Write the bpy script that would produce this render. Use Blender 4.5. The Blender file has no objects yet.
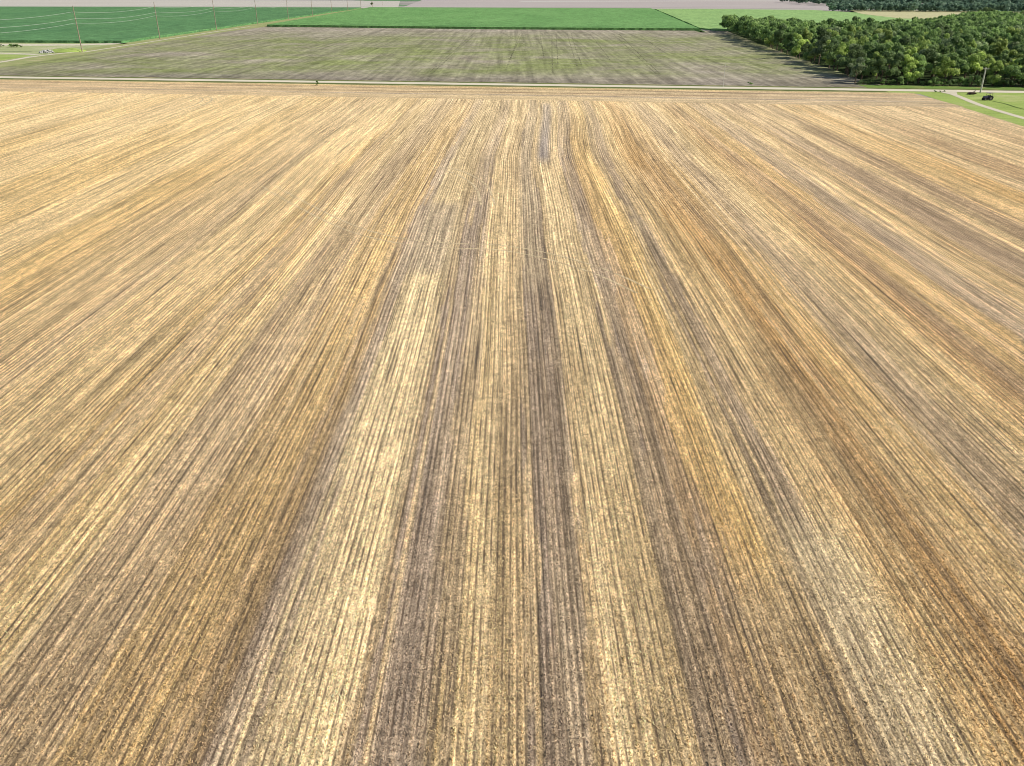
import bpy, bmesh, math, random
import numpy as np
from mathutils import Vector, Matrix

random.seed(7); rng = np.random.default_rng(11)
D = bpy.data
scene = bpy.context.scene
col = scene.collection

# ---------------------------------------------------------------- camera model (ground coordinates in metres)
H = 32.0; F = 827.0; TH = math.atan(397.0 / 827.0)
def at(px, py, z=0.0):
    u = (px - 512) / F; v = (py - 383) / F
    dy = math.cos(TH) - v * math.sin(TH); dz = -math.sin(TH) - v * math.cos(TH)
    t = (H - z) / -dz
    return u * t, dy * t
def pix(x, y, z=0.0):
    zz = z - H
    d = y * math.cos(TH) - zz * math.sin(TH); dn = -y * math.sin(TH) - zz * math.cos(TH)
    return 512 + F * x / d, 383 + F * dn / d

# ---------------------------------------------------------------- helpers
def tag(o, label=None, cat=None, group=None, kind=None):
    if label: o['label'] = label
    if cat: o['category'] = cat
    if group: o['group'] = group
    if kind: o['kind'] = kind
    return o
def link(name, me, mat=None, parent=None):
    o = D.objects.new(name, me); col.objects.link(o)
    if mat is not None and not me.materials: me.materials.append(mat)
    if parent: o.parent = parent
    return o
def empty(name, loc, rz=0):
    o = D.objects.new(name, None); o.location = loc; o.rotation_euler = (0, 0, rz)
    o.empty_display_size = .5; col.objects.link(o); return o
def grid_mesh(name, X, Y, Z, quads_shape):
    n, m = quads_shape
    me = D.meshes.new(name)
    v = np.stack([X, Y, Z], -1).reshape(-1, 3).astype(np.float32)
    idx = np.arange(n * m).reshape(n, m)
    q = np.stack([idx[:-1, :-1], idx[1:, :-1], idx[1:, 1:], idx[:-1, 1:]], -1).reshape(-1, 4)
    a = v[q[0, 1]] - v[q[0, 0]]; b = v[q[0, 3]] - v[q[0, 0]]
    if a[0] * b[1] - a[1] * b[0] < 0: q = q[:, ::-1]
    me.vertices.add(len(v)); me.vertices.foreach_set('co', v.ravel())
    me.loops.add(q.size); me.loops.foreach_set('vertex_index', q.ravel().astype(np.int32))
    me.polygons.add(len(q)); me.polygons.foreach_set('loop_start', np.arange(0, q.size, 4, dtype=np.int32))
    me.update(calc_edges=True); return me
def set_attr(me, name, typ, data):
    a = me.attributes.new(name, typ, 'POINT')
    key = 'color' if typ == 'FLOAT_COLOR' else 'value'
    a.data.foreach_set(key, np.asarray(data, dtype=np.float32).ravel())
def poly_sheet(name, pts, z, mat, label=None):
    bm = bmesh.new()
    vs = [bm.verts.new((p[0], p[1], z)) for p in pts]
    f = bm.faces.new(vs); f.normal_update()
    if f.normal.z < 0: f.normal_flip()
    bmesh.ops.triangulate(bm, faces=[f])
    me = D.meshes.new(name); bm.to_mesh(me); bm.free()
    o = link(name, me, mat); tag(o, label, kind='structure'); return o
def ribbon(name, pts, w, z, mat, n=None):
    P = [Vector((p[0], p[1])) for p in pts]
    out = []
    for i in range(len(P) - 1):                       # catmull-rom
        p0 = P[max(i - 1, 0)]; p1 = P[i]; p2 = P[i + 1]; p3 = P[min(i + 2, len(P) - 1)]
        k = n or 8
        for j in range(k):
            t = j / k
            out.append(0.5 * ((2 * p1) + (-p0 + p2) * t + (2 * p0 - 5 * p1 + 4 * p2 - p3) * t * t + (-p0 + 3 * p1 - 3 * p2 + p3) * t ** 3))
    out.append(P[-1])
    bm = bmesh.new(); prev = None
    for i, p in enumerate(out):
        d = (out[min(i + 1, len(out) - 1)] - out[max(i - 1, 0)]).normalized(); nn = Vector((-d.y, d.x))
        ww = w(i / (len(out) - 1)) if callable(w) else w
        a = bm.verts.new((*(p + nn * ww / 2), z)); b = bm.verts.new((*(p - nn * ww / 2), z))
        if prev: bm.faces.new((prev[0], prev[1], b, a))
        prev = (a, b)
    me = D.meshes.new(name); bm.to_mesh(me); bm.free()
    return tag(link(name, me, mat), kind='structure')
def tube(bm, pts, radii, seg=8, cap=True):
    rings = []
    for i, p in enumerate(pts):
        p = Vector(p); a = Vector(pts[max(i - 1, 0)]); b = Vector(pts[min(i + 1, len(pts) - 1)])
        d = (b - a).normalized(); up = Vector((0, 0, 1)) if abs(d.z) < .9 else Vector((1, 0, 0))
        s = d.cross(up).normalized(); t = d.cross(s).normalized()
        r = radii[i] if hasattr(radii, '__len__') else radii
        rings.append([bm.verts.new(p + s * r * math.cos(2 * math.pi * k / seg) + t * r * math.sin(2 * math.pi * k / seg)) for k in range(seg)])
    for A, B in zip(rings, rings[1:]):
        for k in range(seg): bm.faces.new((A[k], A[(k + 1) % seg], B[(k + 1) % seg], B[k]))
    if cap: bm.faces.new(rings[0][::-1]); bm.faces.new(rings[-1])
def box(bm, c, s, rot=None, bevel=0.0):
    r = bmesh.ops.create_cube(bm, size=1); vs = r['verts']
    M = Matrix.Translation(c) @ (rot.to_4x4() if rot else Matrix.Identity(4)) @ Matrix.Diagonal((*s, 1))
    bmesh.ops.transform(bm, matrix=M, verts=vs)
    if bevel:
        es = list({e for v in vs for e in v.link_edges})
        bmesh.ops.bevel(bm, geom=es, offset=bevel, segments=2, profile=.6, affect='EDGES')
def bobj(name, fn, mat, parent=None, smooth=False):
    bm = bmesh.new(); fn(bm); bmesh.ops.recalc_face_normals(bm, faces=bm.faces)
    me = D.meshes.new(name); bm.to_mesh(me); bm.free()
    if smooth: me.shade_smooth()
    return link(name, me, mat, parent)

# ---------------------------------------------------------------- node mini language
class N:
    def __init__(s, name):
        s.m = D.materials.new(name); s.m.use_nodes = True; s.t = s.m.node_tree; s.t.nodes.clear()
        s.out = s.t.nodes.new('ShaderNodeOutputMaterial')
    def n(s, typ, **kw):
        x = s.t.nodes.new(typ)
        for k, v in kw.items(): setattr(x, k, v)
        return x
    def put(s, sock, v):
        if isinstance(v, bpy.types.NodeSocket): s.t.links.new(v, sock)
        elif isinstance(v, (tuple, list)) and len(v) == 3 and sock.type == 'RGBA': sock.default_value = (*v, 1)
        else: sock.default_value = v
    def math(s, op, a, b=0.0, clamp=False):
        x = s.n('ShaderNodeMath', operation=op, use_clamp=clamp); s.put(x.inputs[0], a); s.put(x.inputs[1], b); return x.outputs[0]
    def pos(s): return s.n('ShaderNodeNewGeometry').outputs['Position']
    def xyz(s, v):
        x = s.n('ShaderNodeSeparateXYZ'); s.put(x.inputs[0], v); return x.outputs
    def vec(s, a, b, c=0.0):
        x = s.n('ShaderNodeCombineXYZ'); s.put(x.inputs[0], a); s.put(x.inputs[1], b); s.put(x.inputs[2], c); return x.outputs[0]
    def scale(s, v, k):
        x = s.n('ShaderNodeVectorMath', operation='MULTIPLY'); s.put(x.inputs[0], v); x.inputs[1].default_value = k; return x.outputs[0]
    def noise(s, v, scale=1.0, detail=2.0, rough=.5, dist=0.0):
        x = s.n('ShaderNodeTexNoise'); s.put(x.inputs['Vector'], v); x.inputs['Scale'].default_value = scale
        x.inputs['Detail'].default_value = detail; x.inputs['Roughness'].default_value = rough; x.inputs['Distortion'].default_value = dist
        return x.outputs['Fac']
    def rng(s, v, a, b, c=0.0, d=1.0, smooth=False):
        x = s.n('ShaderNodeMapRange'); x.clamp = True
        if smooth: x.interpolation_type = 'SMOOTHSTEP'
        s.put(x.inputs[0], v)
        for i, k in enumerate((a, b, c, d)): s.put(x.inputs[i + 1], k)
        return x.outputs[0]
    def mix(s, f, a, b, mode='MIX'):
        x = s.n('ShaderNodeMix', data_type='RGBA', blend_type=mode); s.put(x.inputs[0], f); s.put(x.inputs[6], a); s.put(x.inputs[7], b); return x.outputs[2]
    def mul(s, c, f):
        g = s.vec(f, f, f); x = s.n('ShaderNodeVectorMath', operation='MULTIPLY'); s.put(x.inputs[0], c); s.put(x.inputs[1], g); return x.outputs[0]
    def attr(s, name):
        return s.n('ShaderNodeAttribute', attribute_name=name)
    def bump(s, h, strength=1.0, dist=1.0, normal=None):
        x = s.n('ShaderNodeBump'); x.inputs['Strength'].default_value = strength; x.inputs['Distance'].default_value = dist
        s.put(x.inputs['Height'], h)
        if normal: s.put(x.inputs['Normal'], normal)
        return x.outputs[0]
    def bsdf(s, c, rough=.9, normal=None, spec=.15, metal=0.0):
        x = s.n('ShaderNodeBsdfPrincipled'); s.put(x.inputs['Base Color'], c); s.put(x.inputs['Roughness'], rough)
        x.inputs['Specular IOR Level'].default_value = spec; x.inputs['Metallic'].default_value = metal
        if normal: s.put(x.inputs['Normal'], normal)
        return x.outputs[0]
    def done(s, sh): s.put(s.out.inputs[0], sh); return s.m

def simple(name, c, rough=.7, var=.25, scale=6, metal=0.0, spec=.3):
    m = N(name); nz = m.noise(m.pos(), scale, 3)
    return m.done(m.bsdf(m.mul(c, m.rng(nz, .3, .7, 1 - var, 1 + var)), rough, None, spec, metal))

# ---- stubble
def stubble_mat():
    m = N('stubble')
    base = m.attr('col').outputs['Color']; rx = m.attr('rx').outputs['Fac']; ry = m.attr('ry').outputs['Fac']
    lines = m.noise(m.vec(m.math('MULTIPLY', rx, 1.7), m.math('MULTIPLY', ry, .018), 3.0), 1, 3, .6)      # wide streaks
    lines2 = m.noise(m.vec(m.math('MULTIPLY', rx, 4.3), m.math('MULTIPLY', ry, .05), 9.0), 1, 2, .5)
    lines3 = m.noise(m.vec(m.math('MULTIPLY', rx, .55), m.math('MULTIPLY', ry, .012), 21.0), 1, 2, .5)
    p = m.pos()
    g1 = m.noise(m.vec(m.math('MULTIPLY', rx, 8.5), m.math('MULTIPLY', ry, 5.5)), 1, 5, .8, .6)
    g2 = m.noise(m.vec(m.math('MULTIPLY', rx, 2.6), m.math('MULTIPLY', ry, 1.5), 4.0), 1, 2, .6, .5)
    g3 = m.noise(m.vec(m.math('MULTIPLY', rx, 1.1), m.math('MULTIPLY', ry, .40), 14.0), 1, 2, .6, .3)
    patch = m.noise(m.scale(p, (.09, .035, 1)), 1, 4, .6)
    f = m.math('MULTIPLY', m.rng(lines, .3, .7, .68, 1.34), m.rng(lines2, .3, .7, .64, 1.34))
    f = m.math('MULTIPLY', f, m.rng(lines3, .32, .68, .86, 1.14))
    f = m.math('MULTIPLY', f, m.rng(g1, .37, .63, .34, 1.70))
    f = m.math('MULTIPLY', f, m.math('MULTIPLY', m.rng(g2, .34, .66, .72, 1.28), m.rng(g3, .34, .66, .86, 1.14)))
    f = m.math('MULTIPLY', f, m.rng(patch, .3, .7, .9, 1.1))
    # drill rows: narrow soil gap between rows of cut stems, broken along its length
    row = m.math('FRACT', m.math('MULTIPLY', rx, 1 / .40))
    tri = m.math('ABSOLUTE', m.math('SUBTRACT', row, .5))            # 0 at row, .5 at gap
    brk = m.noise(m.vec(m.math('MULTIPLY', rx, 1.3), m.math('MULTIPLY', ry, .25), 5.0), 1, 3, .6)
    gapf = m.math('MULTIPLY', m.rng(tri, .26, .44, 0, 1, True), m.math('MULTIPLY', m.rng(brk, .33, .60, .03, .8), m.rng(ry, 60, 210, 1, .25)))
    c = m.mul(base, m.math('MULTIPLY', f, 1.16))
    # bright chaff shifts to cream, dark parts shift to soil
    soil = m.mix(m.noise(p, .2, 2), (.115, .082, .06), (.17, .115, .075))
    c = m.mix(gapf, c, soil)
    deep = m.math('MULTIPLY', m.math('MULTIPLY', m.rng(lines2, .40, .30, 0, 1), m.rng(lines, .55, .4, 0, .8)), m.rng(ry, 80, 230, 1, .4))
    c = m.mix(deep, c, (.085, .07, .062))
    cream = m.math('MULTIPLY', m.rng(lines, .58, .70, 0, .55), m.rng(g1, .4, .6, .3, 1))
    c = m.mix(cream, c, (.68, .55, .34))
    h = m.math('ADD', m.math('MULTIPLY', tri, -.10), m.math('MULTIPLY', g1, .26))
    h = m.math('ADD', h, m.math('MULTIPLY', lines2, .16))
    return m.done(m.bsdf(c, .85, m.bump(h, .9, 1.0), .1))
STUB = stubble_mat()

def soil_mat(name, a, b, green=None, gz=None, streak=(.02, .15, 1), seed=0.0, gscale=(.004, .03, 1)):
    m = N(name); p = m.pos()
    n1 = m.noise(m.scale(p, streak), 1, 5, .65, .3); n2 = m.noise(p, .5, 4, .7)
    c = m.mix(m.rng(n1, .3, .7), a, b)
    if green:
        y = m.xyz(p)[1]
        n3 = m.noise(m.scale(p, gscale), 1, 5, .7, .4)
        fac = m.rng(n3, .30, .60, .03, .88)
        if gz:
            z = m.math('MULTIPLY', m.rng(y, gz[0], gz[1], 0, 1, True), m.rng(y, gz[2], gz[3], 1, 0, True))
            fac = m.math('MULTIPLY', fac, m.math('ADD', m.math('MULTIPLY', z, .85), .15))
        c = m.mix(fac, c, green)
    if green:
        ps = m.noise(m.vec(m.math('MULTIPLY', m.xyz(p)[0], .012), m.math('MULTIPLY', m.xyz(p)[1], .11), 7.0), 1, 4, .6)
        c = m.mix(m.rng(ps, .60, .72, 0, .4), c, (.55, .49, .44))
        c = m.mix(m.rng(ps, .40, .28, 0, .3), c, (.15, .15, .10))
        vs = m.noise(m.vec(m.math('MULTIPLY', m.xyz(p)[0], .33), m.math('MULTIPLY', m.xyz(p)[1], .008), 2.0), 1, 3, .6)
        c = m.mul(c, m.rng(vs, .3, .7, .68, 1.3))
        c = m.mul(c, m.rng(m.noise(m.scale(p, (.25, .10, 1)), 1, 4, .75), .3, .7, .66, 1.34))
        nr = m.rng(m.math('ADD', m.xyz(p)[1], m.math('MULTIPLY', m.xyz(p)[0], .1345)), 325, 350, .72, 1)
        c = m.mul(c, nr)
    c = m.mul(c, m.rng(n2, .25, .75, .65, 1.35))
    return m.done(m.bsdf(c, .9, m.bump(n2, .6, .25), .08))

# ---------------------------------------------------------------- world, sun, camera
SUN_EL, SUN_AZ = math.radians(37), math.radians(99)      # azimuth clockwise from +Y
w = D.worlds.new('World'); scene.world = w; w.use_nodes = True
wt = w.node_tree; wt.nodes.clear()
sky = wt.nodes.new('ShaderNodeTexSky'); sky.sky_type = 'NISHITA'; sky.sun_disc = False
sky.sun_elevation = SUN_EL; sky.sun_rotation = SUN_AZ; sky.dust_density = 1.5
bg = wt.nodes.new('ShaderNodeBackground'); bg.inputs[1].default_value = .095
wo = wt.nodes.new('ShaderNodeOutputWorld')
wt.links.new(sky.outputs[0], bg.inputs[0]); wt.links.new(bg.outputs[0], wo.inputs[0])
sl = D.lights.new('sun', 'SUN'); sl.energy = 5.0; sl.angle = math.radians(.5); sl.color = (1, .94, .83)
so = D.objects.new('sun', sl); col.objects.link(so)
sd = Vector((math.sin(SUN_AZ) * math.cos(SUN_EL), math.cos(SUN_AZ) * math.cos(SUN_EL), math.sin(SUN_EL)))
so.rotation_euler = sd.to_track_quat('Z', 'Y').to_euler(); so.location = (80, 0, 120)
cam = D.cameras.new('camera'); cam.sensor_width = 36; cam.lens = F / 1024 * 36; cam.clip_end = 30000; cam.clip_start = .5
co = D.objects.new('camera', cam); col.objects.link(co); co.location = (0, 0, H)
co.rotation_euler = (math.pi / 2 - TH, 0, 0); scene.camera = co
scene.cycles.pixel_filter_type = 'BLACKMAN_HARRIS'; scene.cycles.filter_width = 1.0
scene.view_settings.view_transform = 'Standard'; scene.view_settings.look = 'None'; scene.view_settings.exposure = 0

# ---------------------------------------------------------------- base ground to the horizon
def ground_mat():
    m = N('farmland'); p = m.pos()
    v = m.n('ShaderNodeTexVoronoi', distance='CHEBYCHEV'); m.put(v.inputs['Vector'], m.scale(p, (.0011, .0016, 1)))
    v.inputs['Randomness'].default_value = .5
    hv = m.n('ShaderNodeSeparateColor'); m.put(hv.inputs[0], v.outputs['Color'])
    c = m.mix(m.rng(hv.outputs[0], .45, .5), (.36, .33, .31), (.31, .29, .27))
    c = m.mix(m.rng(hv.outputs[1], .78, .8), c, (.12, .22, .11))
    c = m.mul(c, m.rng(m.noise(m.scale(p, (.003, .02, 1)), 1, 4), .3, .7, .85, 1.15))
    return m.done(m.bsdf(c, .9, None, .05))
me = grid_mesh('ground', *[a for a in (lambda X, Y: (X, Y, X * 0))(*np.meshgrid(np.linspace(-14000, 14000, 9), np.linspace(-3000, 26000, 9), indexing='ij'))], (9, 9))
tag(link('ground', me, ground_mat()), kind='structure')

# road line: Y as a function of X
def yr(x): return 314.6 - .1345 * x
Z1, Z2, Z3, Z4 = .02, .04, .06, .08

# ---------------------------------------------------------------- main stubble field
CREAM = np.array((.72, .585, .37)); GOLD = np.array((.57, .405, .185)); TAN = np.array((.51, .39, .235)); PALE = np.array((.63, .49, .285))
GREY = np.array((.33, .27, .225)); BROWN = np.array((.375, .262, .155)); ORANGE = np.array((.48, .30, .125)); DARK = np.array((.225, .185, .165))
# (left edge as slope ratio u, colour); the position across the field is u * 35.5 m
bands = [(-6.2, GOLD), (-5.9, PALE), (-5.3, GOLD), (-5.0, CREAM), (-4.75, GOLD), (-4.3, PALE), (-4.05, GOLD), (-3.7, PALE), (-3.3, GOLD), (-3.0, TAN), (-2.75, PALE), (-2.55, GOLD), (-2.4, GOLD), (-2.13, PALE), (-1.87, GOLD), (-1.65, BROWN * .5 + GOLD * .5), (-1.52, TAN),
    (-1.30, TAN * .6 + GREY * .4), (-1.22, PALE), (-1.02, CREAM * .6 + GOLD * .4), (-.97, GOLD), (-.92, TAN * .7 + GREY * .3), (-.85, PALE * .5 + GOLD * .5), (-.80, CREAM * .7 + GOLD * .3), (-.74, TAN * .6 + GREY * .4),
    (-.65, GREY * .35 + TAN * .65), (-.59, GOLD * .6 + TAN * .4), (-.555, TAN * .7 + BROWN * .3), (-.52, GOLD * .8 + PALE * .2), (-.49, TAN * .5 + GOLD * .5), (-.465, GOLD * .7 + BROWN * .3), (-.45, BROWN * .5 + TAN * .5), (-.425, GREY), (-.37, CREAM), (-.285, CREAM * 1.06), (-.235, TAN), (-.21, GREY * 1.05), (-.14, TAN * .5 + GREY * .5),
    (-.115, PALE), (-.085, CREAM * .6 + TAN * .4), (-.05, TAN), (-.015, PALE * .5 + TAN * .5), (.03, DARK * .7 + GREY * .3), (.095, TAN), (.13, CREAM), (.15, TAN), (.165, CREAM * .6 + TAN * .4), (.20, PALE), (.24, GREY * .8 + TAN * .2), (.27, TAN * .7 + GREY * .3), (.29, DARK * .4 + GREY * .6), (.32, BROWN * .6 + GREY * .4), (.345, GOLD * .6 + BROWN * .4), (.40, GOLD),
    (.445, PALE), (.49, DARK * .9), (.525, GREY), (.545, TAN), (.58, PALE * .6 + GOLD * .4), (.64, GOLD * .5 + BROWN * .5), (.68, ORANGE * 1.02), (.735, BROWN * .8), (.76, ORANGE * .9), (.78, BROWN), (.80, GOLD * .7 + ORANGE * .3), (.86, TAN), (.93, GREY * .6 + TAN * .4), (1.01, TAN), (1.05, CREAM * .8 + GOLD * .2), (1.11, GOLD * .6 + TAN * .4),
    (1.19, ORANGE * .7 + DARK * .3), (1.25, BROWN * .75 + DARK * .25), (1.32, GOLD * .75 + BROWN * .25), (1.43, GREY * .8 + TAN * .2), (1.55, PALE), (1.63, TAN * .6 + GOLD * .4), (1.72, GREY * .6 + BROWN * .4), (1.88, PALE * .7 + TAN * .3), (2.0, BROWN * .6 + GREY * .3), (2.14, GOLD * .6 + TAN * .4), (2.3, ORANGE * .5 + GOLD * .5),
    (2.45, PALE * .5 + TAN * .5), (2.6, BROWN), (2.8, TAN), (3.0, PALE), (3.15, BROWN * .6 + TAN * .4), (3.4, TAN), (3.6, GREY * .6 + TAN * .4), (3.75, PALE), (4.0, TAN)]
bu = np.array([b[0] for b in bands]) * 35.5; bc = np.array([b[1] for b in bands])
def smooth_noise(x, period, seed):
    r = np.random.default_rng(seed); t = r.random(4096)
    k = np.asarray(x) / period + 2000; i = np.floor(k).astype(int); f = k - i; f = f * f * (3 - 2 * f)
    return t[i % 4096] * (1 - f) + t[(i + 1) % 4096] * f
def noise2(x, y, px, py, seed):
    r = np.random.default_rng(seed); t = r.random((256, 256))
    a = np.asarray(x) / px + 1000; b = np.asarray(y) / py + 1000
    i = np.floor(a).astype(int); j = np.floor(b).astype(int); f = a - i; g = b - j; f = f * f * (3 - 2 * f); g = g * g * (3 - 2 * g)
    i0, i1, j0, j1 = i % 256, (i + 1) % 256, j % 256, (j + 1) % 256
    return (t[i0, j0] * (1 - f) + t[i1, j0] * f) * (1 - g) + (t[i0, j1] * (1 - f) + t[i1, j1] * f) * g
def sstep(x, a, b):
    t = np.clip((x - a) / (b - a), 0, 1); return t * t * (3 - 2 * t)
def row_coord(X, Y):
    s = 3.2 * sstep(Y, 165, 262) * np.exp(-((X - 8) / 45.0) ** 2)
    s += (noise2(X, Y, 18, 60, 3) - .5) * 1.0 + (noise2(X, Y, 5, 22, 4) - .5) * .22
    return X - .0048 * Y - s
def band_color(R, Y):
    edge = (noise2(R, Y, 3.0, 14, 5) - .5) * 1.6 + (noise2(R, Y, .8, 5, 6) - .5) * .7
    row = np.floor(R / .4) * .4 + .2; jit = noise2(row * 997.3, Y, 1.0, 70, 15) - .5; Rj = row + edge * .5 + jit * (1.8 + 1.6 * sstep(np.abs(R), 13, 22))
    i = np.clip(np.searchsorted(bu, Rj.ravel(), side='right') - 1, 0, len(bu) - 1).reshape(Rj.shape)
    c = bc[i].copy()
    # blend a little with neighbours for soft edges
    for dlt in (-.9, .9, 1.8):
        j = np.clip(np.searchsorted(bu, (Rj + dlt).ravel(), side='right') - 1, 0, len(bu) - 1).reshape(Rj.shape)
        c = c * .84 + bc[j] * .16
    return c
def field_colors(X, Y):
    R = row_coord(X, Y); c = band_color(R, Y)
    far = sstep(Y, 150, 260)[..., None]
    c = c * (.90 + .20 * noise2((np.floor(R / .4)) * 531.7, Y, 1.0, 50, 16))[..., None]
    # patches where one band changes along its length
    p = noise2(R, Y, 6, 30, 7); q = noise2(R, Y, 4, 45, 8); s = noise2(R, Y, 1.4, 60, 9)
    c = c * (1 - .32 * sstep(p, .55, .95)[..., None]) + np.array((.33, .26, .19)) * .32 * sstep(p, .55, .95)[..., None]
    k = .45 * sstep(q, .6, .95)[..., None]; c = c * (1 - k) + PALE * k
    c *= (.74 + .42 * s + .14 * noise2(R, Y, .7, 90, 12))[..., None]
    mean = np.array((.50, .375, .225)); kk = .22 * (1 - .7 * (np.abs(R) < 16))[..., None]; c = c * (1 - kk) + mean * kk
    c = c * np.array((1.12, 1.065, .96))
    # bright strip only in front of the turning track, with a dull stretch behind it
    def soft(Xa, Xb, Ya, Yb, e=1.0, f=8.0):
        return (sstep(R, Xa - e, Xa + e) * (1 - sstep(R, Xb - e, Xb + e)) * sstep(Y, Ya - f, Ya + f) * (1 - sstep(Y, Yb - f, Yb + f)))[..., None]
    k = .75 * soft(-14, -9, 98, 135, 1, 3); c = c * (1 - k) + (TAN * .5 + GREY * .5) * k
    k = .65 * soft(-13, -6, 135, 290, 1.5, 8); c = c * (1 - k) + (TAN * .55 + GOLD * .35) * k
    k = .85 * soft(0.9, 3.2, 93, 290, .6, 6); c = c * (1 - k) + (TAN * .8 + GREY * .2) * k
    k = .9 * soft(4.6, 7.0, 170, 262, .8, 8); c = c * (1 - k) + np.array((.27, .235, .225)) * k
    k = .7 * soft(17, 21, -20, 46, 1, 4); c = c * (1 - k) + (PALE * .5 + CREAM * .5) * k
    k = .7 * soft(12, 16.5, -20, 40, 1.2, 4); c = c * (1 - k) + (TAN * .7 + BROWN * .3) * k
    # more weathered (grey) on the right, more golden on the left, paler with distance
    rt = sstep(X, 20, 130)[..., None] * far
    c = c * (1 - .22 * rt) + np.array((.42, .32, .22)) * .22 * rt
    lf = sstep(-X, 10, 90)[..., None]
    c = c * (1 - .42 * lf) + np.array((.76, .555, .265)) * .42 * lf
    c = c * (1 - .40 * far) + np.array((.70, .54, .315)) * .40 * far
    return c
def edge_right(Y): return np.interp(Y, [-40, 150, 216, 289, 309], [124, 126.5, 129, 134.5, 135.5])
def head_y(x): return yr(x) - 44
# near part is finer
def build_field(name, xs, ts, y0f, y1f):
    XX, T = np.meshgrid(xs, ts, indexing='ij')
    Yt = y0f(XX) + (y1f(XX) - y0f(XX)) * T
    X = XX
    return X, Yt
xs = np.concatenate([np.arange(-330, -130, .9), np.arange(-130, -50, .4), np.arange(-50, 50, .2), np.arange(50, 124, .4)])
ts = np.linspace(0, 1, 150)
X, Y = build_field('f', xs, ts, lambda x: x * 0 - 40, head_y)
last = np.array([134.0, 136, 138, 140, 142])
Xl, Tl = np.meshgrid(np.linspace(0, 1, 8)[1:], ts, indexing='ij')
Yl = -40 + (head_y(131) + 40) * Tl
X2 = xs[-1] + (edge_right(Yl) - xs[-1]) * Xl; X = np.concatenate([X, X2]); Y = np.concatenate([Y, Yl])
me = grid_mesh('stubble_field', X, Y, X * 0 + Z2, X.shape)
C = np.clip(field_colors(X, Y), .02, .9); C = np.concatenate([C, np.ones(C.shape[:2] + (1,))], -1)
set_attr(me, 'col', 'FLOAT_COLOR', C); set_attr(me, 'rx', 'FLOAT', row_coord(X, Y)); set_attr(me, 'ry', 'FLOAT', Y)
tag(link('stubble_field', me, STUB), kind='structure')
# cut stems and loose chaff standing on the near part of the field
def stubble_blades():
    r = np.random.default_rng(77); P = []
    for y0, y1, dens in ((14, 34, 48), (34, 50, 28), (50, 70, 12), (70, 95, 5)):
        hw = .70 * y1 + 12; n = int((y1 - y0) * 2 * hw * dens)
        Yp = r.uniform(y0, y1, n); Xp = r.uniform(-hw, hw, n)
        k = (np.abs(Xp) < .70 * Yp + 12); P.append((Xp[k], Yp[k]))
    Xp = np.concatenate([a for a, b in P]); Yp = np.concatenate([b for a, b in P])
    Rr = row_coord(Xp, Yp); loose = r.random(len(Xp)) < .25
    tgt = (np.floor(Rr / .4) + .5) * .4
    Xp = np.where(loose, Xp, Xp + (tgt - Rr) + r.normal(size=len(Xp)) * .035)
    n = len(Xp); c_ = field_colors(Xp[:, None], Yp[:, None])[:, 0, :] * r.uniform(.9, 1.6, (n, 1))
    yaw = r.uniform(0, 2 * np.pi, n); h = np.where(loose, r.uniform(.01, .04, n), r.uniform(.05, .11, n)); wd = r.uniform(.018, .04, n)
    lean = np.where(loose, r.uniform(.10, .22, n), r.uniform(0, .07, n)); la = r.uniform(0, 2 * np.pi, n)
    dx, dy = np.cos(yaw) * wd, np.sin(yaw) * wd; lx, ly = np.cos(la) * lean, np.sin(la) * lean
    z0 = np.full(n, Z2 - .005) + np.where(loose, .02, 0)
    Q = np.stack([np.stack([Xp - dx, Yp - dy, z0], -1), np.stack([Xp + dx, Yp + dy, z0], -1), np.stack([Xp + lx + dx * .8, Yp + ly + dy * .8, z0 + h], -1), np.stack([Xp + lx - dx * .8, Yp + ly - dy * .8, z0 + h], -1)], 1)
    me = D.meshes.new('stubble'); me.vertices.add(n * 4); me.vertices.foreach_set('co', Q.astype(np.float32).ravel())
    me.loops.add(n * 4); me.loops.foreach_set('vertex_index', np.arange(n * 4, dtype=np.int32))
    me.polygons.add(n); me.polygons.foreach_set('loop_start', np.arange(0, n * 4, 4, dtype=np.int32)); me.update(calc_edges=True)
    set_attr(me, 'col', 'FLOAT_COLOR', np.repeat(np.concatenate([np.clip(c_, 0, .85), np.ones((n, 1))], 1), 4, 0))
    m = N('straw'); b = m.bsdf(m.attr('col').outputs['Color'], .6, None, .25)
    tl = m.n('ShaderNodeBsdfTranslucent'); m.put(tl.inputs[0], m.attr('col').outputs['Color']); mx = m.n('ShaderNodeMixShader'); mx.inputs[0].default_value = .3
    m.put(mx.inputs[1], b); m.put(mx.inputs[2], tl.outputs[0]); print('blades', n)
    tag(link('stubble', me, m.done(mx.outputs[0])), 'pale cut straw stems standing in rows over the near part of the field', 'stubble', kind='stuff')
stubble_blades()
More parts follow.
